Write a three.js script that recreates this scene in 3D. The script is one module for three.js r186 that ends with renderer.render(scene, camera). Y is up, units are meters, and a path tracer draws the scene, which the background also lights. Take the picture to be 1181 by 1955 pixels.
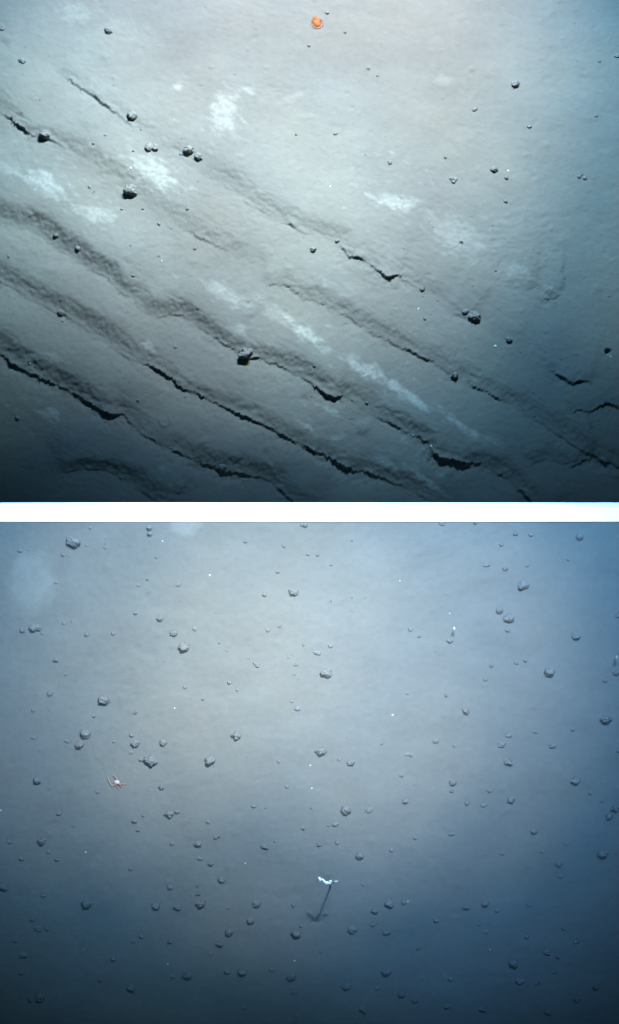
import * as THREE from 'three';
import { ImprovedNoise } from 'three/addons/math/ImprovedNoise.js';
import { mergeGeometries, mergeVertices } from 'three/addons/utils/BufferGeometryUtils.js';

// ---------------------------------------------------------------- camera, water light, lamps, exposure
const scene = new THREE.Scene();
const CAM_H = 8, PX = 0.002117, MID_X = 590.5, MID_Y = 977.5;   // metres per photo pixel on the upper ground
const camera = new THREE.PerspectiveCamera(2 * Math.atan(MID_Y * PX / CAM_H) * 180 / Math.PI, 619 / 1024, 0.05, 400);
camera.position.set(0, CAM_H, 0);
camera.up.set(0, 0, -1);
camera.lookAt(0, 0, 0);
scene.add(camera);

const renderer = new THREE.WebGLRenderer({ antialias: true });
renderer.setSize(619, 1024);
renderer.shadowMap.enabled = true;
renderer.toneMapping = THREE.LinearToneMapping;
renderer.toneMappingExposure = 1;

// dim blue water all round
{
  const w = 16, h = 8, data = new Float32Array(w * h * 4);
  for (let i = 0; i < w * h; i++) data.set([0.022, 0.062, 0.087, 1], i * 4);
  const sky = new THREE.DataTexture(data, w, h, THREE.RGBAFormat, THREE.FloatType);
  sky.mapping = THREE.EquirectangularReflectionMapping; sky.magFilter = THREE.LinearFilter; sky.minFilter = THREE.LinearFilter;
  sky.colorSpace = THREE.LinearSRGBColorSpace; sky.needsUpdate = true;
  scene.background = sky; scene.environment = sky; scene.environmentIntensity = 1; scene.backgroundIntensity = 1;
}
const MUD = [0.080, 0.090, 0.094];
const R_STEP = 0.1;                                                  // the lower ground stands this much higher
// [aim x, aim z, half cone, penumbra, lamp x, y, z, r, g, b]
const LAMPS_UPPER = [
  [-0.2599, -1.1828, 0.204, 0.8, 0.1, 2.95, -3.35, 1.2073, 1.7994, 1.7579],
  [1.2, -1.4332, 0.204, 0.8, 0.2, 2.95, -3.35, 1.2073, 1.7994, 1.7579],
  [-1.2818, -1.5203, 0.204, 0.8, 0.3, 2.95, -3.35, 1.2073, 1.7994, 1.7579],
  [0.2938, -1.0745, 0.204, 0.8, 0.4, 2.95, -3.35, 1.2073, 1.7994, 1.7579],
  [-1.1157, -1.2446, 0.204, 0.8, 0.5, 2.95, -3.35, 1.2073, 1.7994, 1.7579],
  [0.0911, -2.4688, 0.6679, 0.7609, 0.0, 3.0, -3.4, 1.4505, 3.5405, 5.3655],
  [-0.0309, -1.9856, 0.3998, 0.9604, 0.6, 3.0, -3.4, 5.4097, 4.2582, 2.7192],
];
const LAMPS_LOWER = [
  [0.4819, 0.6217, 0.1057, 0.9376, 0.6, 7.0, -3.7, 6.9722, 6.8386, 5.2348],
  [-0.3721, 0.376, 0.1057, 0.9376, 0.9, 7.0, -3.7, 6.9722, 6.8386, 5.2348],
  [-0.0925, 0.8324, 0.1057, 0.9376, 1.2, 7.0, -3.7, 6.9722, 6.8386, 5.2348],
  [-0.7242, 0.5329, 0.1057, 0.9376, 1.5, 7.0, -3.7, 6.9722, 6.8386, 5.2348],
  [-0.215, -0.6011, 0.3077, 0.9786, 0.25, 7.0, -3.7, 1.2452, 2.8322, 4.5562],
  [-0.215, -0.6011, 0.3077, 0.9786, 0.85, 7.0, -3.7, 1.2452, 2.8322, 4.5562],
  [-0.215, -0.6011, 0.3077, 0.9786, 1.45, 7.0, -3.7, 1.2452, 2.8322, 4.5562],
  [-0.215, -0.6011, 0.3077, 0.9786, 2.05, 7.0, -3.7, 1.2452, 2.8322, 4.5562],
  [0.774, 0.8614, 0.15, 0.9179, 1.4, 7.0, -3.7, 1.23, 3.3687, 6.8196],
];
const LAMPS_OVERHEAD = [
  [0.1678, 0.5008, 0.1057, 0.9376, 0.3, 9.2, 0.6, 6.9722, 6.8386, 5.2348],
  [0.0587, -0.3955, 0.3003, 0.9423, 0.0, 9.2, 0.6, 1.9923, 4.5315, 7.29],
];

// ---------------------------------------------------------------- helpers
let seed = 20240611;
const rnd = () => { seed |= 0; seed = seed + 0x6D2B79F5 | 0; let t = Math.imul(seed ^ seed >>> 15, 1 | seed); t = t + Math.imul(t ^ t >>> 7, 61 | t) ^ t; return ((t ^ t >>> 14) >>> 0) / 4294967296; };
const rr = (a, b) => a + (b - a) * rnd();
const perlin = new ImprovedNoise();
const ns = (x, y, z = 0) => perlin.noise(x + 131.7, y + 57.3, z + 9.1);
const fbm = (x, y, o = 4, z = 0) => { let s = 0, a = 1, t = 0; for (let i = 0; i < o; i++) { s += a * ns(x, y, z + i * 7.3); t += a; x *= 2.03; y *= 2.03; a *= 0.5; } return s / t; };
const clamp = (v, a = 0, b = 1) => Math.min(b, Math.max(a, v));
const sstep = (a, b, v) => { const t = clamp((v - a) / (b - a)); return t * t * (3 - 2 * t); };
const lerp = (a, b, t) => a + (b - a) * t;
const wx = (px, y = 0) => (px - MID_X) * PX * (CAM_H - y) / CAM_H;      // where a photo pixel lies on the level y
const wz = (py, y = 0) => (py - MID_Y) * PX * (CAM_H - y) / CAM_H;
const used = {};
function numbered(n) { const k = used[n] = (used[n] ?? -1) + 1; return k ? n + '_' + String(k).padStart(3, '0') : n; }
function tag(o, label, category, group, kind) {
  if (label) o.userData.label = label;
  if (category) o.userData.category = category;
  if (group) o.userData.group = group;
  if (kind) o.userData.kind = kind;
  return o;
}
function mesh(name, g, m, parent = scene) {
  const o = new THREE.Mesh(g, m); o.castShadow = o.receiveShadow = true;
  o.name = parent === scene ? numbered(name) : name; parent.add(o); return o;
}
function thing(name, x, y, z) { const o = new THREE.Group(); o.name = numbered(name); o.position.set(x, y, z); scene.add(o); return o; }
const std = (c, rough = 0.9, more = {}) => { const m = new THREE.MeshStandardMaterial({ roughness: rough, ...more }); m.color.setRGB(...c); return m; };

// fine relief of the mud, one metre per repeat
function noiseTexture(n, f) {
  const d = new Uint8Array(n * n * 4);
  const tile = (u, v, k, s) => {                                       // value noise that repeats
    const x = u * k, y = v * k, x0 = Math.floor(x), y0 = Math.floor(y), fx = x - x0, fy = y - y0;
    const h = (a, b) => { a = ((a % k) + k) % k; b = ((b % k) + k) % k; let t = Math.imul(a * 374761 + b * 668265 + s * 9176, 0x5bd1e995); t ^= t >>> 13; t = Math.imul(t, 0x5bd1e995); return ((t ^ t >>> 15) >>> 0) / 4294967296; };
    const sx = fx * fx * (3 - 2 * fx), sy = fy * fy * (3 - 2 * fy);
    return lerp(lerp(h(x0, y0), h(x0 + 1, y0), sx), lerp(h(x0, y0 + 1), h(x0 + 1, y0 + 1), sx), sy);
  };
  for (let j = 0; j < n; j++) for (let i = 0; i < n; i++) {
    const v = clamp(f((k, s) => tile(i / n, j / n, k, s))) * 255;
    d.set([v, v, v, 255], (j * n + i) * 4);
  }
  const t = new THREE.DataTexture(d, n, n); t.wrapS = t.wrapT = THREE.RepeatWrapping; t.magFilter = THREE.LinearFilter; t.minFilter = THREE.LinearFilter; t.needsUpdate = true;
  return t;
}
const mudRelief = noiseTexture(1024, (t) => 0.40 * t(24, 1) + 0.28 * t(60, 2) + 0.20 * t(140, 3) + 0.12 * t(300, 4));
const rockRelief = noiseTexture(256, (t) => 0.5 * t(8, 5) + 0.3 * t(20, 6) + 0.2 * t(60, 7));

// ---------------------------------------------------------------- upper ground: benches and cracked ledges
// each ledge: [px, py, height of the soft lee slope (mm), its width (px), height of the sharp break (mm)]
const LEDGES = [
  [[95, 128, 0, 20, 0], [120, 145, 4, 24, 5], [140, 158, 4, 24, 8], [152, 167, 3, 24, 5], [180, 185, 4, 26, 10], [205, 205, 4, 26, 9], [235, 228, 5, 30, 6], [262, 252, 5, 34, 0], [300, 284, 6, 40, 0], [350, 310, 7, 44, 0], [400, 338, 8, 46, 2], [440, 362, 9, 46, 2], [480, 395, 9, 44, 2], [545, 427, 9, 40, 7], [556, 430, 9, 40, 9], [568, 440, 8, 40, 3], [600, 450, 8, 42, 0], [643, 462, 8, 42, 2], [664, 490, 7, 36, 12], [690, 493, 6, 34, 13], [714, 512, 6, 34, 15], [740, 533, 6, 34, 20], [757, 524, 4, 30, 6], [790, 548, 6, 40, 1], [840, 580, 6, 40, 0], [880, 604, 5, 40, 3], [915, 622, 4, 36, 0], [975, 652, 3, 30, 2], [1005, 668, 0, 30, 0]],
  [[-260, 60, 0, 30, 0], [-120, 140, 6, 40, 2], [0, 213, 8, 40, 2], [24, 229, 8, 30, 9], [40, 245, 8, 26, 13], [54, 258, 7, 26, 12], [70, 261, 7, 26, 6], [92, 264, 6, 26, 9], [130, 286, 7, 36, 0], [165, 312, 8, 46, 0], [215, 345, 9, 50, 0], [270, 385, 7, 46, 0], [330, 425, 5, 40, 1], [390, 461, 6, 34, 5], [412, 470, 6, 34, 3], [440, 481, 7, 36, 1], [476, 502, 3, 30, 0], [510, 520, 0, 30, 0]],
  [[-300, 240, 0, 40, 0], [-150, 330, 12, 50, 2], [0, 424, 17, 46, 4], [60, 441, 18, 48, 2], [120, 482, 20, 48, 2], [170, 516, 20, 46, 3], [205, 530, 18, 40, 3], [228, 558, 14, 34, 6], [250, 571, 13, 40, 2], [275, 598, 14, 46, 1], [305, 606, 14, 40, 4], [345, 601, 13, 34, 5], [380, 624, 13, 34, 6], [418, 652, 12, 34, 8], [440, 664, 11, 34, 7], [466, 686, 11, 36, 5], [492, 684, 11, 34, 10], [508, 690, 11, 34, 8], [545, 704, 13, 40, 6], [590, 730, 15, 46, 8], [622, 752, 13, 40, 14], [641, 762, 11, 36, 18], [658, 756, 9, 36, 6], [690, 778, 6, 40, 1], [712, 795, 10, 36, 3], [745, 808, 13, 36, 9], [782, 829, 13, 36, 13], [800, 836, 12, 34, 10], [816, 848, 10, 30, 20], [826, 866, 8, 30, 34], [845, 876, 8, 30, 32], [872, 881, 9, 30, 22], [888, 884, 9, 30, 20], [914, 887, 10, 34, 12], [945, 900, 11, 40, 4], [975, 920, 11, 40, 8], [1000, 945, 10, 36, 14], [1025, 975, 8, 36, 8], [1080, 1020, 0, 36, 0]],
  [[-260, 390, 0, 40, 0], [-120, 470, 8, 46, 2], [0, 540, 14, 46, 9], [22, 550, 14, 44, 5], [60, 574, 14, 44, 2], [108, 598, 14, 44, 4], [122, 604, 14, 44, 6], [150, 620, 14, 46, 2], [200, 655, 14, 50, 1], [245, 685, 10, 44, 3], [280, 697, 8, 34, 8], [310, 712, 8, 30, 14], [340, 737, 8, 28, 17], [370, 750, 8, 28, 15], [400, 764, 8, 30, 10], [440, 784, 10, 34, 8], [470, 797, 10, 34, 13], [508, 814, 10, 32, 13], [550, 838, 10, 30, 13], [590, 856, 9, 30, 16], [640, 881, 9, 30, 17], [675, 902, 9, 30, 18], [692, 899, 8, 30, 12], [720, 911, 9, 34, 9], [765, 928, 10, 40, 5], [820, 955, 8, 40, 3], [880, 990, 0, 40, 0]],
  [[-240, 540, 0, 40, 0], [-100, 612, 10, 50, 5], [0, 675, 16, 50, 10], [20, 694, 16, 48, 14], [75, 722, 16, 48, 11], [110, 737, 16, 44, 11], [150, 757, 15, 40, 14], [180, 776, 13, 36, 19], [211, 794, 11, 34, 22], [232, 789, 8, 34, 8], [262, 822, 8, 36, 6], [285, 838, 9, 36, 7], [310, 850, 11, 38, 12], [350, 869, 12, 38, 14], [390, 887, 13, 38, 15], [425, 900, 13, 38, 17], [480, 908, 14, 40, 10], [520, 921, 13, 40, 10], [545, 946, 11, 36, 13], [560, 960, 10, 36, 12], [620, 1000, 0, 36, 0]],
  [[85, 905, 0, 30, 0], [130, 900, 9, 24, 6], [165, 894, 11, 24, 7], [210, 900, 12, 30, 5], [255, 924, 14, 44, 4], [275, 944, 13, 44, 6], [310, 962, 10, 44, 4], [360, 990, 0, 40, 0]],
  [[500, 548, 0, 30, 0], [523, 543, 4, 26, 4], [546, 545, 5, 26, 4], [578, 570, 8, 36, 3], [603, 574, 9, 36, 7], [622, 584, 9, 36, 7], [640, 600, 10, 40, 4], [660, 604, 10, 36, 4], [700, 634, 11, 40, 4], [722, 642, 10, 36, 9], [735, 648, 9, 36, 5], [770, 668, 9, 34, 5], [785, 674, 8, 30, 9], [800, 681, 8, 30, 10], [830, 693, 8, 34, 7], [858, 714, 7, 34, 8], [868, 724, 7, 34, 11], [882, 718, 6, 34, 5], [902, 738, 7, 34, 7], [925, 747, 8, 34, 4], [945, 757, 7, 32, 9], [960, 766, 8, 36, 2], [990, 782, 10, 36, 5], [1020, 801, 9, 36, 5], [1050, 820, 11, 44, 3], [1085, 846, 11, 44, 4], [1112, 862, 10, 40, 5], [1140, 875, 9, 36, 9], [1152, 884, 8, 36, 13], [1166, 884, 8, 36, 8], [1200, 905, 8, 36, 5], [1300, 965, 0, 36, 0]],
  [[1035, 716, 0, 20, 0], [1056, 708, 4, 20, 5], [1068, 718, 4, 20, 11], [1082, 728, 4, 20, 14], [1093, 733, 4, 20, 15], [1104, 727, 3, 20, 10], [1121, 730, 3, 20, 6], [1140, 734, 0, 20, 0]],
  [[1080, 792, 0, 20, 0], [1098, 784, 3, 20, 4], [1125, 788, 4, 22, 5], [1142, 777, 4, 22, 6], [1158, 768, 4, 22, 9], [1172, 776, 5, 24, 14], [1200, 788, 6, 30, 12], [1260, 820, 6, 30, 6], [1350, 880, 0, 30, 0]],
  [[1000, 892, 0, 24, 0], [1018, 884, 6, 24, 4], [1045, 874, 6, 26, 2], [1072, 886, 8, 30, 4], [1094, 892, 8, 28, 6], [1112, 882, 7, 28, 5], [1135, 872, 4, 24, 3], [1150, 868, 0, 24, 0]],
  [[840, 590, 0, 24, 0], [862, 600, 3, 24, 3], [890, 606, 3, 22, 3], [905, 616, 0, 20, 0]],
  [[1028, 566, 0, 20, 0], [1042, 572, 5, 20, 4], [1056, 570, 6, 20, 6], [1070, 562, 3, 20, 2], [1082, 562, 0, 20, 0]],
  [[950, 545, 0, 26, 0], [975, 545, 3, 26, 2], [1010, 556, 4, 28, 2], [1035, 558, 0, 26, 0]],
  [[620, 785, 0, 20, 0], [645, 790, 2, 20, 3], [668, 800, 2, 20, 3], [685, 812, 0, 20, 0]],
  [[655, 530, 0, 24, 0], [680, 528, 3, 24, 1], [715, 545, 4, 24, 2], [750, 552, 3, 24, 2], [765, 556, 0, 24, 0]],
  [[560, 760, 0, 24, 0], [590, 762, 4, 26, 1], [625, 772, 4, 26, 2], [650, 782, 0, 24, 0]],
  [[-10, 86, 0, 14, 0], [2, 80, 3, 14, 6], [14, 86, 2, 14, 4], [26, 92, 0, 14, 0]],
  [[455, 610, 0, 20, 0], [468, 616, 2, 20, 1], [480, 626, 0, 20, 0]],
].map((pts, i) => {
  let x0 = 1e9, y0 = 1e9, x1 = -1e9, y1 = -1e9;
  for (const p of pts) { x0 = Math.min(x0, p[0]); x1 = Math.max(x1, p[0]); y0 = Math.min(y0, p[1]); y1 = Math.max(y1, p[1]); }
  return { pts, deep: i > 1 && i < 6 ? 2.4 : 2.1, box: [x0 - 170, y0 - 170, x1 + 110, y1 + 110] };
});
// round marks: [px, py, radius px, height mm, ring mm]
const MARKS_UPPER = [[315, 803, 10, 2, 5], [392, 843, 10, 3, 5], [288, 661, 12, 3, 3], [692, 816, 17, 9, 0], [1160, 672, 7, -26, 4], [590, 815, 9, 4, 0], [343, 926, 13, 6, 2], [425, 470, 26, 2, 1.2], [1000, 470, 60, 3, 2], [530, 178, 40, -1.5, 0], [745, 872, 20, 5, 0]];
const MARKS_LOWER = [[510, 1470, 28, -0.6, 1.6], [512, 1784, 20, -0.8, 1.6], [535, 1693, 14, -0.6, 1.2], [825, 1355, 26, -0.6, 1.3], [590, 1782, 14, -0.5, 1.2], [640, 1170, 24, -.5, .8], [60, 1110, 46, 2.0, 0], [357, 1004, 26, 1.6, 0]];
const TRAILS_LOWER = [[[172, 1425], [176, 1440], [180, 1453], [190, 1460], [197, 1470], [199, 1478]], [[20, 1462], [28, 1472], [34, 1480]], [[735, 1300], [725, 1305]], [[440, 1390], [452, 1384], [466, 1384]], [[640, 1480], [662, 1474], [672, 1480]], [[930, 1418], [945, 1413], [960, 1408]]];

// small mounds and pits dug by burrowers, bucketed by place: [px, py, radius px, height mm]
function diggings(n, y0, y1) {
  const cells = new Map();
  for (let i = 0; i < n; i++) {
    const m = [rr(-60, 1240), rr(y0, y1), rr(2.5, 9) * (rnd() < 0.12 ? 1.8 : 1), rr(0.8, 3.4) * (rnd() < 0.45 ? -1 : 1)];
    for (let a = -1; a <= 1; a++) for (let b = -1; b <= 1; b++) { const k = (Math.floor(m[0] / 40) + a) + ',' + (Math.floor(m[1] / 40) + b); if (!cells.has(k)) cells.set(k, []); cells.get(k).push(m); }
  }
  return (px, py) => {
    let h = 0;
    for (const [x, y, r, a] of cells.get(Math.floor(px / 40) + ',' + Math.floor(py / 40)) || []) { const q = ((px - x) ** 2 + 1.6 * (py - y) ** 2) / (r * r); if (q < 5) h += a * Math.exp(-q); }
    return h;
  };
}
const dugUpper = diggings(420, -20, 970), dugLower = diggings(460, 1000, 1980);
function ledgeAt(L, px, py) {
  let best = 1e9, at = 0, sw = 0, A = 0, w = 0, S = 0;
  const P = L.pts, D = [];
  for (let i = 0; i < P.length - 1; i++) {
    const a = P[i], b = P[i + 1], dx = b[0] - a[0], dy = b[1] - a[1];
    const t = clamp(((px - a[0]) * dx + (py - a[1]) * dy) / (dx * dx + dy * dy)), ex = px - a[0] - t * dx, ey = py - a[1] - t * dy, d = Math.hypot(ex, ey);
    D.push([d, t]);
    if (d < best) { best = d; at = ex * -dy + ey * dx; }
  }
  for (let i = 0; i < D.length; i++) {                                 // sizes are blended where two stretches are about as near
    if (D[i][0] > best + 70) continue;
    const a = P[i], b = P[i + 1], t = D[i][1], k = Math.exp((best - D[i][0]) / (4 + best * 0.25));
    sw += k; A += k * lerp(a[2], b[2], t); w += k * lerp(a[3], b[3], t); S += k * lerp(a[4], b[4], t);
  }
  const e = Math.min(D[0][0] <= best ? D[0][1] : 1, D[D.length - 1][0] <= best ? 1 - D[D.length - 1][1] : 1);
  const end = sstep(0, 1, e);
  return [best * Math.sign(at), A / sw * end, w / sw, S / sw * end];
}
function heightUpper(px, py) {
  let h = 5 * fbm(px / 300, py / 300, 2) + 2.3 * fbm(px / 62 + 7, py / 46, 3) + 0.6 * ns(px / 13, py / 10, 3) + 0.45 * ns(px / 6, py / 5, 4) + (1.1 * ns((px + 0.3 * py) / 34, (py - 0.3 * px) / 8, 14) + 0.8 * ns((px + 0.5 * py) / 18, (py - 0.5 * px) / 5, 15)) * clamp(0.35 + 1.6 * fbm(px / 110, py / 80, 2, 16));
  let rough = 0;
  if (px > -350 && px < 1500 && py > -200 && py < 1060) {
    const jx = px + 3.0 * ns(px / 21, py / 21, 1) + 3.2 * ns(px / 8, py / 8, 2), jy = py + 3.2 * ns(px / 19, py / 19, 5) + 3.2 * ns(px / 7.5, py / 7.5, 6);
    for (const L of LEDGES) {
      if (px < L.box[0] || py < L.box[1] || px > L.box[2] || py > L.box[3]) continue;
      let [d, A, w, S] = ledgeAt(L, jx, jy);
      A *= L.deep; w *= 0.95; S *= clamp(0.85 + 1.2 * ns(px / 34, py / 34, 44) + 0.6 * ns(px / 11, py / 11, 45), 0.3, 1.5);
      if (d > 100 || d < -165) continue;
      // soft: a low swell that falls away towards the line
      if (d <= 0) h += A * (d < -w ? sstep(-w - 110, -w, d) : 1 - sstep(-w, 2, d));
      // sharp: a lip, a break and a small hollow under it
      if (S > 0) {
        if (d <= 0) h += S * 0.7 * Math.exp(d / 16) ;
        else h -= S * 0.45 * (1 - sstep(0, 20 + S, d));
      }
      rough = Math.max(rough, Math.exp(-Math.pow((d + 16) / 34, 2)) * clamp((A + S * 0.6) / 16));
    }
    if (rough > 0.01) {                                                // thin laminae on the lee slopes
      const u = px * 0.84 + py * 0.54, v = -px * 0.54 + py * 0.84;
      h += rough * (0.7 * ns(u / 80, v / 11, 21) + 0.7 * ns(u / 26, v / 5, 22) + 0.5 * ns(u / 9, v / 5, 23) - 2.6 * Math.pow(clamp(1 - 3.2 * Math.abs(ns(u / 60, v / 13, 24))), 2) * clamp(0.5 + 1.5 * ns(u / 30, v / 20, 25)));
    }
    const wr = (x, y, r) => Math.exp(-(Math.pow((px - x) / r, 2) + Math.pow((py - y) / (r * 0.6), 2)));
    const wrinkle = wr(530, 180, 60) + 0.8 * wr(1010, 470, 90) + 0.7 * wr(860, 460, 60) + 0.8 * wr(480, 410, 60) + 0.9 * wr(1010, 545, 70) + 0.7 * wr(770, 385, 50) + 0.5 * wr(1110, 350, 40);
    if (wrinkle > 0.01) h += wrinkle * (1.5 * ns(px / 16, py / 6, 31) + 1.0 * ns((px - py) / 10, (px + py) / 14, 33));
    for (const [x, y, r, a, ring] of MARKS_UPPER) {
      const q = Math.hypot(px - x + 2 * ns(px / 9, py / 9, 8), py - y + 2 * ns(px / 9, py / 9, 9)) / r;
      if (q < 2.2) h += a * (1 - sstep(0.2, 1.1, q)) + ring * Math.exp(-Math.pow((q - 1) / 0.28, 2)) * clamp(0.45 + 1.6 * ns((px - x) / 14 + x, (py - y) / 14));
    }
  }
  const p = pale(PALE_UPPER, px, py, false);
  h += dugUpper(px, py) + p * (1.2 + 1.8 * ns(px / 7, py / 6, 71));
  return h / 1000;
}
function heightLower(px, py) {
  let h = 1.8 * fbm(px / 260 + 3, py / 260, 2) + 0.9 * fbm(px / 55, py / 42, 3, 4) + 0.75 * ns(px / 14, py / 11, 12) + 0.4 * ns(px / 7, py / 6, 13) + (0.9 * ns((px - 0.2 * py) / 26, (py + 0.2 * px) / 8, 14) + 0.5 * ns(px / 14, py / 6, 15)) * clamp(0.35 + 1.6 * fbm(px / 90, py / 70, 2, 17));
  if (px > -80 && px < 1260 && py > 940 && py < 2050) {
    for (const [x, y, r, a, ring] of MARKS_LOWER) {
      const q = Math.hypot(px - x + 4 * ns(px / 20, py / 20, 8), py - y + 4 * ns(px / 20, py / 20, 9)) / r;
      if (q < 2) h += a * (1 - sstep(0.5, 1.2, q)) + ring * Math.exp(-Math.pow((q - 1) / 0.13, 2)) * (0.5 + ns(px / 12, py / 12, 3));
    }
    for (const T of TRAILS_LOWER) for (let i = 0; i < T.length - 1; i++) {
      const [a, b] = [T[i], T[i + 1]], dx = b[0] - a[0], dy = b[1] - a[1], t = clamp(((px - a[0]) * dx + (py - a[1]) * dy) / (dx * dx + dy * dy));
      const q = Math.hypot(px - a[0] - t * dx, py - a[1] - t * dy);
      if (q < 9) h -= (T.length > 4 ? 1.7 : 0.6) * Math.exp(-q * q / 9) * (0.7 + ns(px / 8, py / 8));
    }
  }
  h += dugLower(px, py);
  return R_STEP + h / 1000 * sstep(976, 1010, py);
}
const pxOf = (x, y = 0) => x / (PX * (CAM_H - y) / CAM_H) + MID_X, pyOf = (z, y = 0) => z / (PX * (CAM_H - y) / CAM_H) + MID_Y;

// pale fleecy sediment: [px, py, half length, half width, turn (deg), strength]
const PALE_UPPER = [[292, 330, 52, 22, 33, 1], [85, 352, 48, 18, 30, 0.9], [180, 408, 40, 17, 8, 0.8], [428, 215, 26, 44, 0, 0.75], [338, 165, 9, 8, 0, 0.7], [430, 562, 46, 14, 27, 0.75], [585, 640, 48, 11, 36, 0.9], [700, 708, 56, 14, 28, 1.0], [775, 755, 56, 11, 36, 1.0], [885, 818, 44, 9, 36, 0.9], [935, 840, 26, 7, 20, 0.5], [755, 388, 46, 15, 8, 0.9], [870, 448, 60, 34, 25, 0.5], [985, 520, 24, 20, 0, 0.45], [740, 888, 26, 9, 32, 0.6], [815, 922, 52, 7, 36, 0.8], [788, 897, 10, 10, 0, 0.6], [586, 815, 14, 7, 25, 0.9], [96, 790, 24, 11, 10, 0.7], [80, 688, 32, 15, 0, 0.4], [456, 630, 18, 10, 0, 0.5], [284, 664, 14, 14, 0, 0.5], [20, 325, 34, 12, 20, 0.5], [640, 788, 40, 7, 25, 0.45], [640, 836, 14, 6, -20, 0.5], [520, 890, 18, 6, 30, 0.45], [145, 25, 40, 20, 0, 0.4], [475, 172, 14, 6, 35, 0.6], [530, 600, 50, 16, 35, 0.45], [560, 185, 24, 6, -20, 0.3], [315, 895, 10, 8, 0, .4], [850, 155, 24, 10, 0, .35], [1070, 560, 30, 5, 25, .3], [250, 60, 60, 20, 20, .2]];
const PALE_LOWER = [[60, 1110, 48, 58, 0, 0.42], [352, 1002, 32, 22, 0, 0.42], [80, 1075, 30, 24, 0, 0.15]];
function pale(list, px, py, crisp) {
  let s = 0;
  for (const [x, y, a, b, turn, k] of list) {
    const dx = px - x, dy = py - y, R = 2.2 * Math.max(a, b);
    if (Math.abs(dx) > R || Math.abs(dy) > R) continue;
    const c = Math.cos(turn * Math.PI / 180), n = Math.sin(turn * Math.PI / 180);
    const q = Math.hypot((dx * c + dy * n) / a, (-dx * n + dy * c) / b);
    s = Math.max(s, k * (y > 600 && !crisp ? 1.35 : 1) * (crisp ? 1 - sstep(0.6, 1.2, q + 0.35 * fbm(px / 22, py / 22, 3, 40)) : sstep(0.14, 0.95, Math.exp(-q * q * 0.9) + 1.0 * fbm((px * 0.84 + py * 0.54) / 24, (py * 0.84 - px * 0.54) / 10, 4, 40))));
  }
  return s;
}
function axis(lo, hi, step, far, openLo = true, openHi = true) {
  const v = []; const n = Math.round((hi - lo) / step);
  for (let i = 0; i <= n; i++) v.push(lo + (hi - lo) * i / n);
  const grow = (a, sgn) => { const o = []; let s = step; while (Math.abs(a) < far) { s *= 1.5; a += sgn * s; o.push(a); } return o; };
  return [...(openLo ? grow(lo, -1).reverse() : []), ...v, ...(openHi ? grow(hi, 1) : [])];
}
function ground(name, xs, zs, level, height, paleList, crisp, material, bank) {
  const nx = xs.length, rows = bank ? [null, ...zs] : zs, nz = rows.length, P = new Float32Array(nx * nz * 3), C = new Float32Array(nx * nz * 3), U = new Float32Array(nx * nz * 2);
  for (let j = 0, i3 = 0, i2 = 0; j < nz; j++) for (let i = 0; i < nx; i++, i3 += 3, i2 += 2) {
    const x = xs[i], z = rows[j] ?? zs[0], px = pxOf(x, level), py = pyOf(z, level);
    P[i3] = x; P[i3 + 1] = rows[j] === null ? -0.4 : height(px, py); P[i3 + 2] = z;
    const p = pale(paleList, px, py, crisp), fleck = 0.55 + 0.9 * clamp(0.5 + 1.1 * fbm(px / 7, py / 6, 3, 60));
    const m = 1 + 0.13 * fbm(px / 90, py / 55, 3, 50) + 0.09 * fbm(px / 14, py / 12, 3, 52), w = crisp ? p * 0.62 * (0.6 + 0.5 * fleck) : p * 0.66 * fleck;
    const hue = 0.05 * fbm(px / 150, py / 150, 2, 70);
    C[i3] = MUD[0] * m * (1 + hue) * (1 + w); C[i3 + 1] = MUD[1] * m * (1 + w * 1.03); C[i3 + 2] = MUD[2] * m * (1 - hue) * (1 + w * 1.03);
    U[i2] = x; U[i2 + 1] = z;
  }
  const I = new Uint32Array((nx - 1) * (nz - 1) * 6);
  for (let j = 0, k = 0; j < nz - 1; j++) for (let i = 0; i < nx - 1; i++) {
    const a = j * nx + i, b = a + 1, c = a + nx, d = c + 1;
    I.set([a, c, b, b, c, d], k); k += 6;
  }
  const g = new THREE.BufferGeometry();
  g.setAttribute('position', new THREE.BufferAttribute(P, 3)); g.setAttribute('color', new THREE.BufferAttribute(C, 3)); g.setAttribute('uv', new THREE.BufferAttribute(U, 2));
  g.setIndex(new THREE.BufferAttribute(I, 1)); g.computeVertexNormals();
  return mesh(name, g, material);
}
const mudMaterial = (bump) => new THREE.MeshStandardMaterial({ vertexColors: true, roughness: 0.96, bumpMap: mudRelief, bumpScale: bump });
tag(ground('rippled_seabed', axis(-1.30, 1.30, 0.0045, 40), axis(-2.12, -0.03, 0.0045, 40, true, false), 0, heightUpper, PALE_UPPER, false, mudMaterial(0.0025)),
  'grey rippled muddy seabed with dark cracked ledges, above the white strip', null, null, 'structure');
tag(ground('nodule_seabed', axis(-1.30, 1.30, 0.0075, 40), axis(-0.036, 2.12, 0.0075, 40, false, true), R_STEP, heightLower, PALE_LOWER, true, mudMaterial(0.0022), true),
  'smooth grey-blue muddy seabed strewn with nodules, below the white strip', null, null, 'structure');

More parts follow.
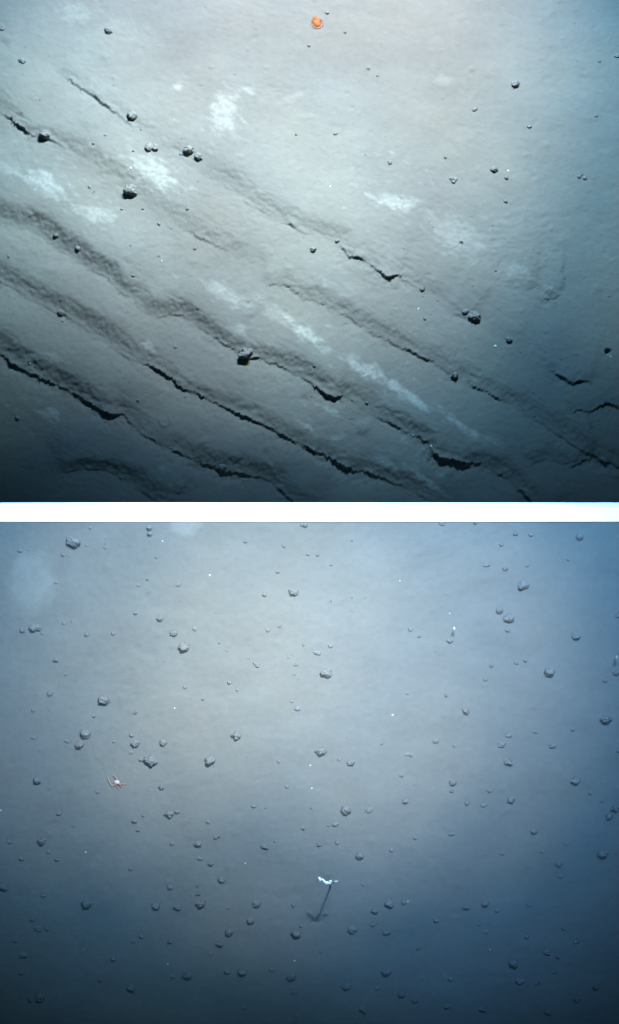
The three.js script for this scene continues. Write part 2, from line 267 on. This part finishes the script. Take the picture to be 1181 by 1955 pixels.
// ---------------------------------------------------------------- white strip between the two grounds
{
  const w = 0.0376, s = new THREE.Shape(); s.moveTo(-w, 0); s.lineTo(w, 0); s.lineTo(w, 0.006); s.lineTo(-w, 0.006); s.closePath();
  const g = new THREE.ExtrudeGeometry(s, { depth: 24, bevelEnabled: false });
  g.rotateY(Math.PI / 2); g.translate(-12, 0.1005, 0);
  tag(mesh('white_strip', g, std([0.93, 0.93, 0.92], 0.8)), 'long plain white strip separating the rippled seabed from the nodule seabed', null, null, 'structure');
}
const upAt = (px, py) => heightUpper(px, py), loAt = (px, py) => heightLower(px, py);

// ---------------------------------------------------------------- nodules and pebbles
const noduleMaterial = new THREE.MeshStandardMaterial({ roughness: 0.9, vertexColors: true, bumpMap: rockRelief, bumpScale: 0.0007 });
function lump(n, sx, sy, sz, rough, detail) {
  let g = mergeVertices(new THREE.IcosahedronGeometry(1, detail).deleteAttribute('normal').deleteAttribute('uv'));
  const p = g.attributes.position, v = new THREE.Vector3();
  for (let i = 0; i < p.count; i++) {
    v.fromBufferAttribute(p, i);
    const k = 1 + rough * (0.55 * ns(v.x * 1.3 + n * 9, v.y * 1.3, v.z * 1.3) + 0.5 * ns(v.x * 2.9, v.y * 2.9 + n * 5, v.z * 2.9) + 0.14 * ns(v.x * 6.5, v.y * 6.5, v.z * 6.5 + n * 4));
    v.multiplyScalar(k);
    p.setXYZ(i, v.x * sx, Math.sign(v.y) * Math.pow(Math.abs(v.y), 0.9) * sy, v.z * sz);
  }
  return g;
}
function finishRock(parts, n) {
  const g = mergeGeometries(parts), p = g.attributes.position, c = new Float32Array(p.count * 3), u = new Float32Array(p.count * 2);
  for (let i = 0; i < p.count; i++) {
    const m = 1 + 0.18 * fbm(p.getX(i) * 2.2 + n, p.getZ(i) * 2.2, 3, p.getY(i) * 2);
    c.set([0.087 * m, 0.098 * m, 0.108 * m], i * 3); u.set([p.getX(i) * 0.5 + p.getY(i) * 0.3, p.getZ(i) * 0.5 + p.getY(i) * 0.3], i * 2);
  }
  g.setAttribute('color', new THREE.BufferAttribute(c, 3)); g.setAttribute('uv', new THREE.BufferAttribute(u, 2)); g.computeVertexNormals();
  return g;
}
const ROCKS = { rounded: [], angular: [], twin: [], flat: [] };
for (let k = 0; k < 6; k++) {
  ROCKS.rounded.push(finishRock([lump(k, 1, 0.88, 0.8, 0.5, 7).translate(0, 0.22, 0)], k));
  ROCKS.angular.push(finishRock([lump(k + 20, 1, 0.85, 0.76, 0.65, 7).translate(0, 0.2, 0)], k + 9));
  ROCKS.flat.push(finishRock([lump(k + 40, 1, 0.52, 0.62, 0.6, 7).translate(0, 0.12, 0)], k + 18));
  ROCKS.twin.push(finishRock([lump(k + 60, 0.62, 0.62, 0.6, 0.5, 6).translate(-0.38, 0.1, -0.12 + 0.1 * (k % 3)), lump(k + 70, 0.5, 0.5, 0.5, 0.5, 6).translate(0.5, 0.06, 0.14 - 0.1 * (k % 2))], k + 27));
}
const PEBBLES = []; for (let k = 0; k < 5; k++) PEBBLES.push(finishRock([lump(k + 90, 1, 0.75, 0.85, 0.7, 4).translate(0, 0.15, 0)], k + 40));
const pebbleMaterial = noduleMaterial;

// [px, py, width in px, shape letter: r rounded, a angular, t twin, f flat]
const UPPER = [[207, 60, 15, 'a'], [43, 118, 13, 'a'], [5, 57, 8], [253, 225, 19, 'r'], [290, 285, 26, 't'], [360, 289, 18, 'r'], [345, 295, 6], [379, 302, 15, 'r'], [249, 366, 26, 'r'], [86, 260, 19, 'r'], [468, 679, 27, 'a'], [905, 607, 23, 'r'], [887, 597, 13, 'f'], [983, 163, 15, 'r'], [906, 210, 10, 'f'], [862, 342, 8], [869, 343, 8], [865, 348, 7], [943, 325, 14, 'a'], [966, 340, 8], [1105, 338, 7], [1116, 341, 8], [1110, 334, 6], [1178, 108, 13, 'f'], [850, 301, 6], [744, 311, 8], [598, 478, 11, 'r'], [806, 553, 10, 'r'], [643, 461, 9], [108, 452, 10, 'f'], [117, 599, 13, 'a'], [150, 477, 9], [971, 650, 12, 'a'], [425, 894, 15, 'r'], [867, 719, 13, 'a'], [720, 145, 5], [202, 260, 5], [179, 276, 5], [255, 290, 5], [270, 248, 4], [171, 358, 6], [180, 366, 4], [232, 400, 5], [272, 399, 5], [358, 400, 6], [303, 428, 6], [372, 475, 6], [303, 490, 5], [250, 471, 4], [19, 493, 6], [255, 529, 7], [120, 614, 5], [880, 463, 7], [940, 430, 4], [945, 517, 5], [810, 610, 6], [335, 664, 6], [600, 700, 5], [700, 770, 6], [264, 766, 6], [33, 799, 9], [703, 131, 5], [624, 25, 7], [658, 62, 6], [590, 88, 6], [565, 257, 5], [640, 256, 8, 'f'], [1010, 243, 8], [1144, 118, 5], [1138, 222, 7], [965, 385, 8]];
const LOWER = [[140, 1038, 28, 'r'], [38, 1053, 9], [53, 1051, 5], [165, 1042, 6], [120, 1061, 8], [130, 1061, 6], [172, 1009, 7], [200, 1028, 5], [200, 1038, 5], [200, 1047, 6], [285, 1010, 13, 'r'], [286, 1021, 11, 'r'], [67, 1203, 25, 't'], [43, 1205, 11, 'r'], [80, 1210, 5], [106, 1261, 10, 'a'], [125, 1288, 6], [166, 1213, 12, 'f'], [216, 1211, 9], [121, 1191, 7], [137, 1187, 5], [264, 1118, 7], [281, 1107, 6], [306, 1183, 15, 'r'], [331, 1211, 15, 'r'], [351, 1238, 22, 'r'], [371, 1202, 8], [340, 1118, 11, 'f'], [258, 1172, 9], [298, 1065, 6], [353, 1313, 8], [107, 1114, 10, 'f'], [580, 1005, 15, 't'], [468, 1035, 9], [542, 1044, 8], [587, 1059, 6], [606, 1060, 8], [530, 1093, 7], [504, 1137, 9], [560, 1133, 19, 'a'], [631, 1148, 5], [671, 1141, 5], [697, 1141, 5], [632, 1079, 6], [671, 1032, 5], [783, 1203, 9], [511, 1204, 9], [534, 1196, 8], [631, 1235, 10, 'a'], [605, 1248, 15, 'f'], [622, 1287, 22, 'r'], [489, 1270, 15, 't'], [565, 1270, 7], [550, 1256, 5], [579, 1232, 6], [418, 1228, 5], [433, 1243, 5], [437, 1304, 8], [562, 1288, 6], [843, 1001, 13, 'f'], [907, 998, 9], [984, 1020, 11, 'a'], [1013, 1022, 9], [957, 1041, 9], [1106, 1027, 15, 'r'], [928, 1080, 15, 'f'], [964, 1087, 11, 'a'], [1007, 1081, 7], [998, 1120, 24, 'r'], [1085, 1070, 6], [953, 1167, 15, 'r'], [971, 1183, 21, 'r'], [969, 1205, 10, 'a'], [858, 1225, 13, 'a'], [1099, 1217, 17, 'r'], [1179, 1176, 11, 'r'], [1048, 1286, 21, 'r'], [985, 1267, 10, 'f'], [1003, 1262, 9], [938, 1272, 9], [1176, 1286, 13, 'r'], [1155, 1300, 9], [800, 1216, 6], [926, 1299, 11, 'f'],
  [96, 1326, 17, 'f'], [198, 1339, 23, 'r'], [63, 1357, 8], [179, 1368, 8], [163, 1404, 22, 'r'], [152, 1425, 18, 'r'], [127, 1417, 12, 'f'], [63, 1410, 10, 'f'], [251, 1405, 9], [258, 1422, 18, 'r'], [311, 1420, 15, 'r'], [217, 1417, 6], [250, 1438, 11, 'f'], [288, 1455, 26, 'a'], [268, 1452, 9], [71, 1492, 16, 'r'], [307, 1505, 11, 'a'], [186, 1513, 8], [401, 1454, 22, 'r'], [113, 1555, 12, 'f'], [256, 1569, 10, 'a'], [273, 1558, 6], [322, 1557, 19, 'a'], [338, 1551, 10, 'a'], [263, 1586, 8], [139, 1578, 6], [80, 1608, 17, 'r'], [17, 1609, 11, 'f'], [93, 1628, 10, 'f'], [378, 1613, 15, 'r'], [396, 1572, 6], [328, 1612, 7], [387, 1335, 7], [258, 1361, 9], [450, 1407, 19, 'a'], [449, 1398, 6], [568, 1355, 13, 'f'], [557, 1340, 6], [453, 1318, 6], [613, 1437, 22, 'a'], [532, 1455, 7], [647, 1451, 7], [669, 1458, 15, 'r'], [778, 1442, 15, 'f'], [729, 1421, 6], [777, 1325, 6], [660, 1549, 21, 'r'], [705, 1549, 17, 'f'], [774, 1531, 13, 'r'], [640, 1576, 14, 'f'], [626, 1577, 5], [578, 1582, 9], [547, 1503, 8], [484, 1540, 9], [506, 1543, 5], [397, 1571, 9], [413, 1599, 15, 't'], [505, 1618, 15, 'a'], [686, 1636, 17, 'r'], [608, 1614, 9], [642, 1610, 8], [525, 1607, 6], [747, 1625, 9], [766, 1482, 7], [593, 1543, 5], [851, 1328, 8], [889, 1360, 15, 'a'], [832, 1416, 12, 'a'], [957, 1424, 16, 'r'], [970, 1457, 17, 'a'], [970, 1406, 14, 'f'], [1055, 1426, 15, 'f'], [1156, 1376, 23, 'a'], [1023, 1399, 11, 'f'], [1093, 1394, 9], [864, 1496, 15, 'a'], [1098, 1493, 19, 'a'], [891, 1535, 10, 'a'], [923, 1539, 13, 'f'], [975, 1530, 15, 'a'], [1126, 1516, 8], [1150, 1531, 8], [1173, 1546, 17, 'a'], [1162, 1561, 15, 'a'], [1180, 1435, 9], [861, 1594, 13, 'f'], [1019, 1589, 13, 'a'], [792, 1601, 8], [1080, 1613, 11, 'f'], [1149, 1632, 20, 'a'], [958, 1631, 12, 'f'], [784, 1443, 7], [862, 1511, 8], [1035, 1627, 8], [934, 1511, 9], [867, 1425, 6],
  [40, 1641, 10, 'a'], [109, 1643, 11, 'f'], [6, 1695, 19, 'r'], [166, 1728, 21, 'r'], [82, 1711, 12, 'f'], [72, 1775, 18, 'f'], [90, 1775, 8], [62, 1757, 9], [44, 1826, 15, 'a'], [158, 1818, 16, 'f'], [76, 1908, 20, 'r'], [58, 1911, 9], [251, 1888, 17, 'r'], [216, 1832, 12, 'r'], [254, 1799, 11, 'f'], [269, 1790, 9], [324, 1798, 11, 'a'], [324, 1696, 12, 'a'], [376, 1692, 6], [297, 1732, 17, 'r'], [338, 1734, 14, 'r'], [383, 1728, 20, 'a'], [378, 1708, 9], [357, 1865, 19, 'r'], [329, 1866, 10, 'f'], [380, 1641, 13, 'f'], [249, 1660, 8], [41, 1859, 9], [30, 1798, 10, 'f'], [192, 1872, 9], [402, 1651, 11, 'a'], [423, 1682, 15, 'r'], [490, 1728, 17, 'r'], [478, 1760, 15, 'r'], [437, 1782, 17, 'r'], [419, 1804, 15, 'r'], [402, 1823, 8], [565, 1785, 20, 'r'], [575, 1769, 9], [433, 1857, 12, 'r'], [462, 1859, 20, 'r'], [519, 1853, 14, 'f'], [556, 1867, 20, 'r'], [563, 1896, 14, 'f'], [466, 1927, 12, 'f'], [560, 1729, 8], [672, 1777, 19, 'r'], [716, 1741, 15, 'a'], [743, 1728, 18, 'r'], [713, 1767, 13, 'f'], [738, 1782, 14, 'a'], [770, 1724, 9], [613, 1818, 7], [738, 1858, 20, 'r'], [661, 1886, 17, 'a'], [720, 1889, 12, 'f'], [766, 1901, 15, 'a'], [692, 1929, 17, 'a'], [564, 1940, 11, 'f'], [692, 1690, 7], [435, 1734, 6], [1066, 1651, 15, 'a'], [1069, 1675, 11, 'f'], [889, 1734, 13, 'a'], [926, 1728, 15, 'r'], [832, 1759, 11, 'r'], [926, 1782, 15, 'f'], [948, 1740, 8], [1076, 1774, 9], [1009, 1729, 11, 'f'], [1100, 1800, 12, 'f'], [1043, 1820, 17, 'f'], [980, 1841, 19, 'r'], [1065, 1829, 9], [1058, 1857, 10, 'f'], [992, 1876, 19, 'f'], [1026, 1878, 12, 'f'], [798, 1812, 9], [860, 1871, 12, 'f'], [791, 1912, 11, 'a'], [853, 1924, 15, 'f'], [921, 1928, 15, 'a'], [1100, 1910, 15, 'a'], [1137, 1887, 12, 'a'], [1046, 1935, 16, 'f'], [915, 1767, 7], [1005, 1790, 8]];
const MARK_U = [['orange soft animal', 605, 42], ['long black crack', 705, 510], ['widest black crevice', 850, 875], ['round dark burrow', 1160, 672], ['left end of the white strip', 0, 978], ['upper left corner', 0, 0], ['upper right corner', 1181, 0], ['small V-shaped black notch', 640, 760], ['ringed mound at lower left', 315, 803], ['pale fleecy patch at left', 292, 330]];
const MARK_L = [['pink brittle star', 222, 1494], ['white stalked sponge', 625, 1690], ['large pale round patch', 60, 1110], ['lower left corner', 0, 1955], ['lower right corner', 1181, 1955], ['right end of the white strip', 1181, 978], ['middle of the white strip', 590, 978], ['brightest white shell fragment', 749, 1365], ['white polyp', 865, 1201], ['pinkish polyp', 1173, 1254]];
const ORD = ['nearest', 'second nearest', 'third nearest', 'fourth nearest', 'fifth nearest', 'sixth nearest', 'seventh nearest', 'eighth nearest', 'ninth nearest', 'tenth nearest'];
const WAY = ['right of', 'below right of', 'below', 'below left of', 'left of', 'above left of', 'above', 'above right of'];
function placeRocks(list, marks, heightAt, level, view) {
  const rocks = list.map(([px, py, w, s]) => ({ px, py, w, kind: s ? 'nodule' : 'pebble', s: { r: 'rounded', a: 'angular', t: 'twin', f: 'flat' }[s] }));
  for (const kind of ['nodule', 'pebble']) {
    const mine = rocks.filter((r) => r.kind === kind);
    for (const [name, mx, my] of marks) {                              // rank by distance in each of eight directions from each landmark
      const sect = WAY.map(() => []);
      for (const r of mine) { const a = Math.atan2(r.py - my, r.px - mx); sect[(Math.round(a / (Math.PI / 4)) + 8) % 8].push([Math.hypot(r.px - mx, r.py - my), r]); }
      sect.forEach((s, k) => s.sort((a, b) => a[0] - b[0]).forEach(([d, r], i) => { const cost = i + d / 160; if (i < ORD.length && (!r.best || cost < r.best[0])) r.best = [cost, ORD[i], WAY[k], name]; }));
    }
  }
  const groupOf = { nodule: `nodules scattered on the ${view}`, pebble: `small pebbles scattered on the ${view}` };
  rocks.forEach((r, i) => {
    const shape = r.s, pool = shape ? ROCKS[shape] : PEBBLES, o = mesh(r.kind === 'nodule' ? 'nodule' : 'pebble', pool[i % pool.length], noduleMaterial);
    const R = r.w / 2 * PX * (level ? 0.93 : 1.0), y = heightAt(r.px, r.py - r.w * 0.15);
    o.position.set(wx(r.px, level), y - R * (shape ? 0.06 : 0.1), wz(r.py - r.w * 0.15, level));
    o.rotation.set(rr(-0.12, 0.12), rr(-0.5, 0.5) + (rnd() < 0.5 ? Math.PI : 0), rr(-0.12, 0.12));
    o.scale.set(R, R * rr(0.8, 1.15) * (level ? 1.05 : 1.2), R);
    if (shape && rnd() < (level ? 0.25 : 0.1)) o.position.y -= R * rr(0.1, 0.25);
    const size = r.kind === 'pebble' ? 'tiny' : r.w >= 19 ? 'large' : r.w >= 14 ? 'mid-sized' : 'small';
    const look = { rounded: 'rounded dark nodule', angular: 'angular dark nodule', twin: 'two-lobed dark nodule', flat: 'low half-buried nodule' }[shape] || 'dark pebble';
    tag(o, `${size} ${look}, ${r.best[1]} ${r.best[2]} the ${r.best[3]}`, r.kind, groupOf[r.kind]);
  });
}
placeRocks(UPPER, MARK_U, upAt, 0, 'rippled seabed');
placeRocks(LOWER, MARK_L, loAt, R_STEP, 'smooth seabed');

// loose grit that nobody could count
{
  const g = finishRock([lump(200, 1, 0.7, 0.9, 0.7, 1)], 3), spots = [], d = new THREE.Object3D();
  for (let i = 0; i < 1700; i++) { const low = i % 2; spots.push([rr(-40, 1221), low ? rr(1000, 1975) : rr(-20, 955), rr(0.0009, 0.0026) * (rnd() < 0.15 ? 1.5 : 1), low]); }
  for (const L of LEDGES) for (let k = 0; k < L.pts.length - 1; k++) {   // crumbs fallen from the broken lips
    const a = L.pts[k], b = L.pts[k + 1], n = Math.round(Math.hypot(b[0] - a[0], b[1] - a[1]) * (a[4] + b[4]) / 90);
    for (let i = 0; i < n; i++) { const t = rnd(); spots.push([lerp(a[0], b[0], t) + rr(-8, 8), lerp(a[1], b[1], t) + rr(-10, 22) * rnd(), rr(0.001, 0.0045) * (0.4 + 0.6 * rnd()), 0]); }
  }
  const o = new THREE.InstancedMesh(g, noduleMaterial, spots.length);
  spots.forEach(([px, py, R, low], i) => {
    const lv = low ? R_STEP : 0;
    d.position.set(wx(px, lv), (low ? loAt : upAt)(px, py) + R * 0.1, wz(py, lv)); d.rotation.set(0, rr(0, 6.28), 0); d.scale.set(R, R, R * rr(0.6, 1)); d.updateMatrix(); o.setMatrixAt(i, d.matrix);
  });
  o.castShadow = o.receiveShadow = true; o.name = numbered('grit'); scene.add(o);
  tag(o, 'fine dark grit and crumbs sprinkled over both grounds and along the ledges', 'grit', null, 'stuff');
}

// ---------------------------------------------------------------- white shell fragments
{
  const chip = (k) => {
    const g = new THREE.SphereGeometry(1, 12, 6, 0, Math.PI * 2, 0, 1.15), p = g.attributes.position;
    for (let i = 0; i < p.count; i++) { const x = p.getX(i), y = p.getY(i), z = p.getZ(i), q = 1 + 0.35 * ns(x * 1.6 + k, z * 1.6, k); p.setXYZ(i, x * q, (y - 0.4) * 0.7, z * q * 0.75); }
    const inner = g.clone().scale(0.86, 0.8, 0.86); const ix = inner.index; const a = ix.array.slice(); for (let i = 0; i < a.length; i += 3) { const t = a[i]; a[i] = a[i + 2]; a[i + 2] = t; } inner.setIndex(new THREE.BufferAttribute(a, 1));
    const m = mergeGeometries([g, inner]); m.computeVertexNormals(); return m;
  };
  const chips = [chip(1), chip(4), chip(7)], white = std([0.30, 0.33, 0.34], 0.7), S = [];
  const U = [[250, 322, 7, 'right beside the upper pale fleecy patch'], [630, 356, 6, 'in the middle of the rippled seabed'], [970, 326, 6, 'beside the nodule at upper right'], [309, 499, 5, 'on the bench left of centre'], [1165, 681, 6, 'at the rim of the round dark burrow'], [788, 831, 5, 'at the lip left of the widest black crevice'], [822, 852, 8, 'on the lip right above the widest black crevice'], [58, 694, 5, 'low at the left on the dark bench'], [945, 661, 9, 'beside the angular nodule at right'], [798, 590, 7, 'left of the large rounded nodule at right']];
  const L = [[749, 1365, 7, 'brightest, right of the middle of the smooth seabed'], [333, 1352, 5, 'left of the middle of the smooth seabed'], [400, 1098, 6, 'below the pale patch at the white strip'], [763, 1109, 5, 'right of centre below the white strip'], [163, 1627, 6, 'below the pink brittle star'], [468, 1648, 5, 'above left of the white stalked sponge'], [562, 1834, 6, 'below the white stalked sponge'], [778, 1721, 5, 'right of the white stalked sponge'], [935, 1813, 4, 'at the dim lower right'], [858, 1171, 4, 'above the white polyp'], [595, 1505, 5, 'in the centre of the smooth seabed'], [592, 1461, 5, 'beside the large angular nodule in the centre'], [310, 1033, 4, 'near the pale patch at the white strip'], [320, 1840, 5, 'at the dim lower left'], [1, 1547, 6, 'at the left edge of the smooth seabed'], [378, 1957, 4, 'at the bottom edge']];
  let i = 0;
  for (const [list, f, lv] of [[U, upAt, 0], [L, loAt, R_STEP]]) for (const [px, py, w, where] of list) {
    const o = mesh('shell_fragment', chips[i++ % 3], white), R = w / 2 * PX * 0.75;
    o.position.set(wx(px, lv), f(px, py) + R * 0.25, wz(py, lv)); o.rotation.set(rr(-0.3, 0.3), rr(0, 6.28), rr(-0.3, 0.3)); o.scale.setScalar(R);
    tag(o, `tiny white shell fragment ${where}`, 'shell', 'white shell fragments on the seabed');
  }
}

// ---------------------------------------------------------------- animals
const tube = (pts, r0, r1, seg = 24, sides = 8) => {                  // a tapered, closed tube through pts
  const c = new THREE.CatmullRomCurve3(pts.map((p) => new THREE.Vector3(...p))), f = c.computeFrenetFrames(seg), P = [], I = [];
  for (let i = 0; i <= seg; i++) { const t = i / seg, o = c.getPointAt(t), r = lerp(r0, r1, t); for (let k = 0; k < sides; k++) { const a = k / sides * Math.PI * 2; const v = o.clone().addScaledVector(f.normals[i], Math.cos(a) * r).addScaledVector(f.binormals[i], Math.sin(a) * r); P.push(v.x, v.y, v.z); } }
  for (let i = 0; i < seg; i++) for (let k = 0; k < sides; k++) { const a = i * sides + k, b = i * sides + (k + 1) % sides; I.push(a, b, a + sides, b, b + sides, a + sides); }
  const e0 = P.length / 3, s = c.getPointAt(0), e = c.getPointAt(1); P.push(s.x, s.y, s.z, e.x, e.y, e.z);
  for (let k = 0; k < sides; k++) { I.push(e0, (k + 1) % sides, k, e0 + 1, seg * sides + k, seg * sides + (k + 1) % sides); }
  const g = new THREE.BufferGeometry(); g.setAttribute('position', new THREE.Float32BufferAttribute(P, 3)); g.setIndex(I); g.computeVertexNormals(); return g;
};
const blob = (n, x, y, z, sx, sy, sz, rough = 0.4) => lump(n, sx, sy, sz, rough, 5).translate(x, y, z);
const done = (list) => { const g = mergeGeometries(list); g.computeVertexNormals(); return g; };

{ // orange soft-bodied animal near the top edge
  const px = 604, py = 42, t = thing('orange_anemone', wx(px), upAt(px, py), wz(py));
  const body = lump(300, 1, 0.8, 1, 0.25, 9), p = body.attributes.position;
  for (let i = 0; i < p.count; i++) {                                  // wider towards the lower right, a shallow dish at the upper left
    const x = p.getX(i), y = p.getY(i), z = p.getZ(i), k = 0.92 + 0.14 * z, dish = Math.exp(-((x + 0.12) ** 2 + (z + 0.32) ** 2) / 0.10);
    p.setXYZ(i, (x * k + 0.22 * z) * 0.0195, (y > 0 ? y - 0.10 * dish : y) * 0.017, z * 0.0235);
  }
  body.computeVertexNormals();
  mesh('body', body, std([0.15, 0.043, 0.002], 0.7), t);
  mesh('mouth', done([blob(310, -0.0045, 0.0118, -0.0085, 0.0042, 0.002, 0.0036, 0.3)]), std([0.12, 0.026, 0.002], 0.7), t);
  const lobes = [];
  for (let k = 0; k < 13; k++) { const a = -0.5 + k / 12 * 4.0; lobes.push(blob(320 + k, Math.cos(a) * 0.0205 + 0.003, 0.0022, Math.sin(a) * 0.0235 + 0.001, 0.0045, 0.003, 0.0045, 0.4)); }
  mesh('fringe', done(lobes), std([0.125, 0.082, 0.072], 0.7), t);
  tag(t, 'bright orange soft rounded animal lying alone at the top of the rippled seabed', 'sea animal');
}
{ // brittle star
  const px = 223, py = 1493, lv = R_STEP, t = thing('brittle_star', wx(px, lv), loAt(px, py), wz(py, lv)), q = (x, y, h) => [(x - px) * PX, h, (y - py) * PX];
  const arm = std([0.20, 0.150, 0.135], 0.75), armPink = std([0.19, 0.105, 0.092], 0.75), disc = std([0.34, 0.26, 0.26], 0.7);
  mesh('disc', done([blob(400, 0, 0.007, 0, 0.0105, 0.006, 0.0085, 0.15)]), disc, t);
  for (const [pts, m, r] of [
    [[[222, 1494, 0.007], [217, 1498.5, 0.006], [214.5, 1500, 0.006], [210, 1494.5, 0.007], [207, 1488, 0.007], [206, 1482, 0.006]], arm, 0.0034],
    [[[223, 1491, 0.007], [222.5, 1487, 0.008], [220.5, 1483.5, 0.008], [217, 1481.5, 0.006], [213, 1481, 0.004]], arm, 0.003],
    [[[225, 1494, 0.007], [230, 1496.5, 0.006], [235, 1497, 0.006], [240, 1495.5, 0.004]], armPink, 0.0034],
    [[[225, 1495, 0.007], [229, 1498.5, 0.007], [232, 1502, 0.005], [235, 1503.5, 0.003]], armPink, 0.0033],
    [[[223, 1495, 0.007], [222, 1499, 0.006], [224, 1503, 0.005], [225.5, 1506, 0.003]], armPink, 0.0030]]) mesh('arm', tube(pts.map((p) => q(...p)), r, r * 0.45), m, t);
  tag(t, 'pale pink brittle star with one long arm hooked upwards, on the smooth seabed', 'brittle star');
}
{ // stalked sponge
  const bx = 631, by = 1691, lv = R_STEP, y0 = loAt(bx, by), t = thing('stalked_sponge', wx(bx, lv), y0, wz(by, lv));
  const at = (px, py, h) => [wx(px, lv + h) - wx(bx, lv), h, wz(py, lv + h) - wz(by, lv)];
  const stalkM = std([0.14, 0.15, 0.15], 0.8), headM = std([0.70, 0.74, 0.75], 0.7);
  mesh('stalk', tube([[0, -0.01, 0], at(630.5, 1690.5, 0.07), at(629.5, 1689, 0.15), at(628, 1686.5, 0.22), at(626, 1685, 0.25)], 0.0032, 0.0042, 30, 10), stalkM, t);
  const H = [[609.5, 1676.5, 0.245, 2.5], [611.5, 1679.5, 0.25, 2.5], [615, 1678.5, 0.25, 2.2], [618, 1681.5, 0.255, 2.5], [621.5, 1684.5, 0.255, 2.6], [625, 1685.5, 0.255, 2.8], [629, 1686, 0.25, 2.6], [630.5, 1682.5, 0.255, 2.5], [623, 1687.5, 0.235, 2], [610.5, 1682, 0.23, 1.8]];
  mesh('head', done([...H.map(([x, y, h, r], i) => blob(500 + i, ...at(x, y, h), r * PX * 0.9, r * PX * 1.0, r * PX * 0.85, 0.8)), (() => { const g = tube(H.slice(0, 8).map(([x, y, h]) => at(x, y, h)), 0.0026, 0.0026, 30, 8); return g; })()].map((g) => { const k = g.index ? g.toNonIndexed() : g; k.deleteAttribute('normal'); return k; })), headM, t);
  mesh('side_lobe', done([blob(520, ...at(640, 1683, 0.235), 0.0048, 0.0045, 0.0036, 0.7), blob(521, ...at(643, 1682.5, 0.23), 0.0036, 0.0035, 0.003, 0.7)]), std([0.36, 0.41, 0.44], 0.7), t);
  mesh('side_branch', tube([at(628, 1688, 0.20), at(634, 1686, 0.215), at(640, 1684, 0.232)], 0.0022, 0.0018, 12, 6), stalkM, t);
  tag(t, 'white feathery sponge on a thin dark stalk casting a long shadow', 'sponge');
}
for (const [px, py, h, c, label] of [[865, 1203, 0.045, [0.34, 0.37, 0.38], 'small white polyp standing above an angular nodule on the smooth seabed'], [1173, 1257, 0.05, [0.40, 0.30, 0.27], 'small pinkish polyp standing at the right edge of the smooth seabed']]) {
  const t = thing('polyp', wx(px, R_STEP), loAt(px, py), wz(py, R_STEP)), m = std(c, 0.7);
  mesh('stem', tube([[0, -0.004, 0.006], [0.001, h * 0.5, -0.004], [0, h * 0.9, -0.010]], 0.002, 0.0024, 12, 8), m, t);
  const cr = [blob(600, 0, h, -0.010, 0.0042, 0.006, 0.0065, 0.4)]; for (let k = 0; k < 6; k++) cr.push(blob(610 + k, Math.cos(k) * 0.004, h + 0.004, -0.010 + Math.sin(k) * 0.006, 0.0016, 0.004, 0.0016, 0.4));
  mesh('crown', done(cr), m, t);
  tag(t, label, 'polyp', 'small polyps on the smooth seabed');
}

// ---------------------------------------------------------------- lamps outside the frame
const dark = std([0.03, 0.03, 0.032], 0.6, { metalness: 0.3 });
function lamp([ax, az, cone, pen, x, y, z, r, g, b], aimY, size, gain, label) {
  const top = Math.max(r, g, b), col = [r / MUD[0], g / MUD[1], b / MUD[2]].map((v) => v * Math.PI * gain), I = Math.max(...col);
  const t = thing('flood_lamp', x, y, z), d = new THREE.Vector3(ax - x, aimY - y, az - z).normalize();
  t.quaternion.setFromUnitVectors(new THREE.Vector3(0, -1, 0), d);
  const can = new THREE.LatheGeometry([[0.0001, 0.17], [0.03, 0.17], [0.04, 0.15], [0.05, 0.05], [0.05, 0.012], [0.046, 0.012], [0.046, 0.03], [0.0001, 0.03]].map(([a, h]) => new THREE.Vector2(a, h)), 24);
  mesh('housing', can, dark, t);
  const glow = new THREE.MeshStandardMaterial({ roughness: 0.5 }); glow.color.setRGB(0.1, 0.1, 0.1); glow.emissive.setRGB(col[0] / I, col[1] / I, col[2] / I); glow.emissiveIntensity = 1;
  mesh('lens', new THREE.CylinderGeometry(0.045, 0.045, 0.006, 24).translate(0, 0.024, 0), glow, t);
  const L = new THREE.SpotLight(new THREE.Color().setRGB(col[0] / I, col[1] / I, col[2] / I), I, 0, cone, pen, 2);
  L.position.set(x, y, z).addScaledVector(d, 0.004); L.target.position.set(ax, aimY, az); L.castShadow = true; L.shadow.mapSize.set(2048, 2048); L.shadow.radius = size; L.name = 'flood_light';
  scene.add(L, L.target);
  tag(t, label, 'lamp', 'lamps that light the seabed');
}
LAMPS_UPPER.forEach((l, i) => lamp(l, 0, 0.6, 0.94, `black flood lamp ${['first', 'second', 'third', 'fourth', 'fifth', 'far left', 'far right'][i]} from the right beyond the upper edge`));
LAMPS_LOWER.forEach((l, i) => lamp(l, R_STEP, 0.075, 1, `black flood lamp high above the seabed, ${['first', 'second', 'third', 'fourth', 'fifth', 'sixth', 'seventh', 'eighth', 'ninth'][i]} of its row`));
LAMPS_OVERHEAD.forEach((l, i) => lamp(l, R_STEP, 0.075, 1, `black flood lamp above the camera, ${['right', 'left'][i]} of the pair`));
{ // flap of the overhead lamps
  const g = new THREE.BoxGeometry(1.6, 0.004, 1.1).translate(0, 8.1, 0.6 - (0.6 + 0.022) * 1.1 / 9.1 - 0.55);
  tag(mesh('lamp_flap', g, dark), 'black flap under the pair of lamps above the camera', 'lamp flap');
}
{ // flap of the high lamps, which keeps their light off the rippled ground
  const slope = (3.7 - 0.066) / 6.9, y = 6.3, z = -0.066 - slope * (y - R_STEP);
  const g = new THREE.BoxGeometry(2.6, 0.004, 0.95).translate(1.2, y, z - 0.475);
  tag(mesh('lamp_flap', g, dark), 'black flap under the row of high flood lamps', 'lamp flap');
}
renderer.render(scene, camera);
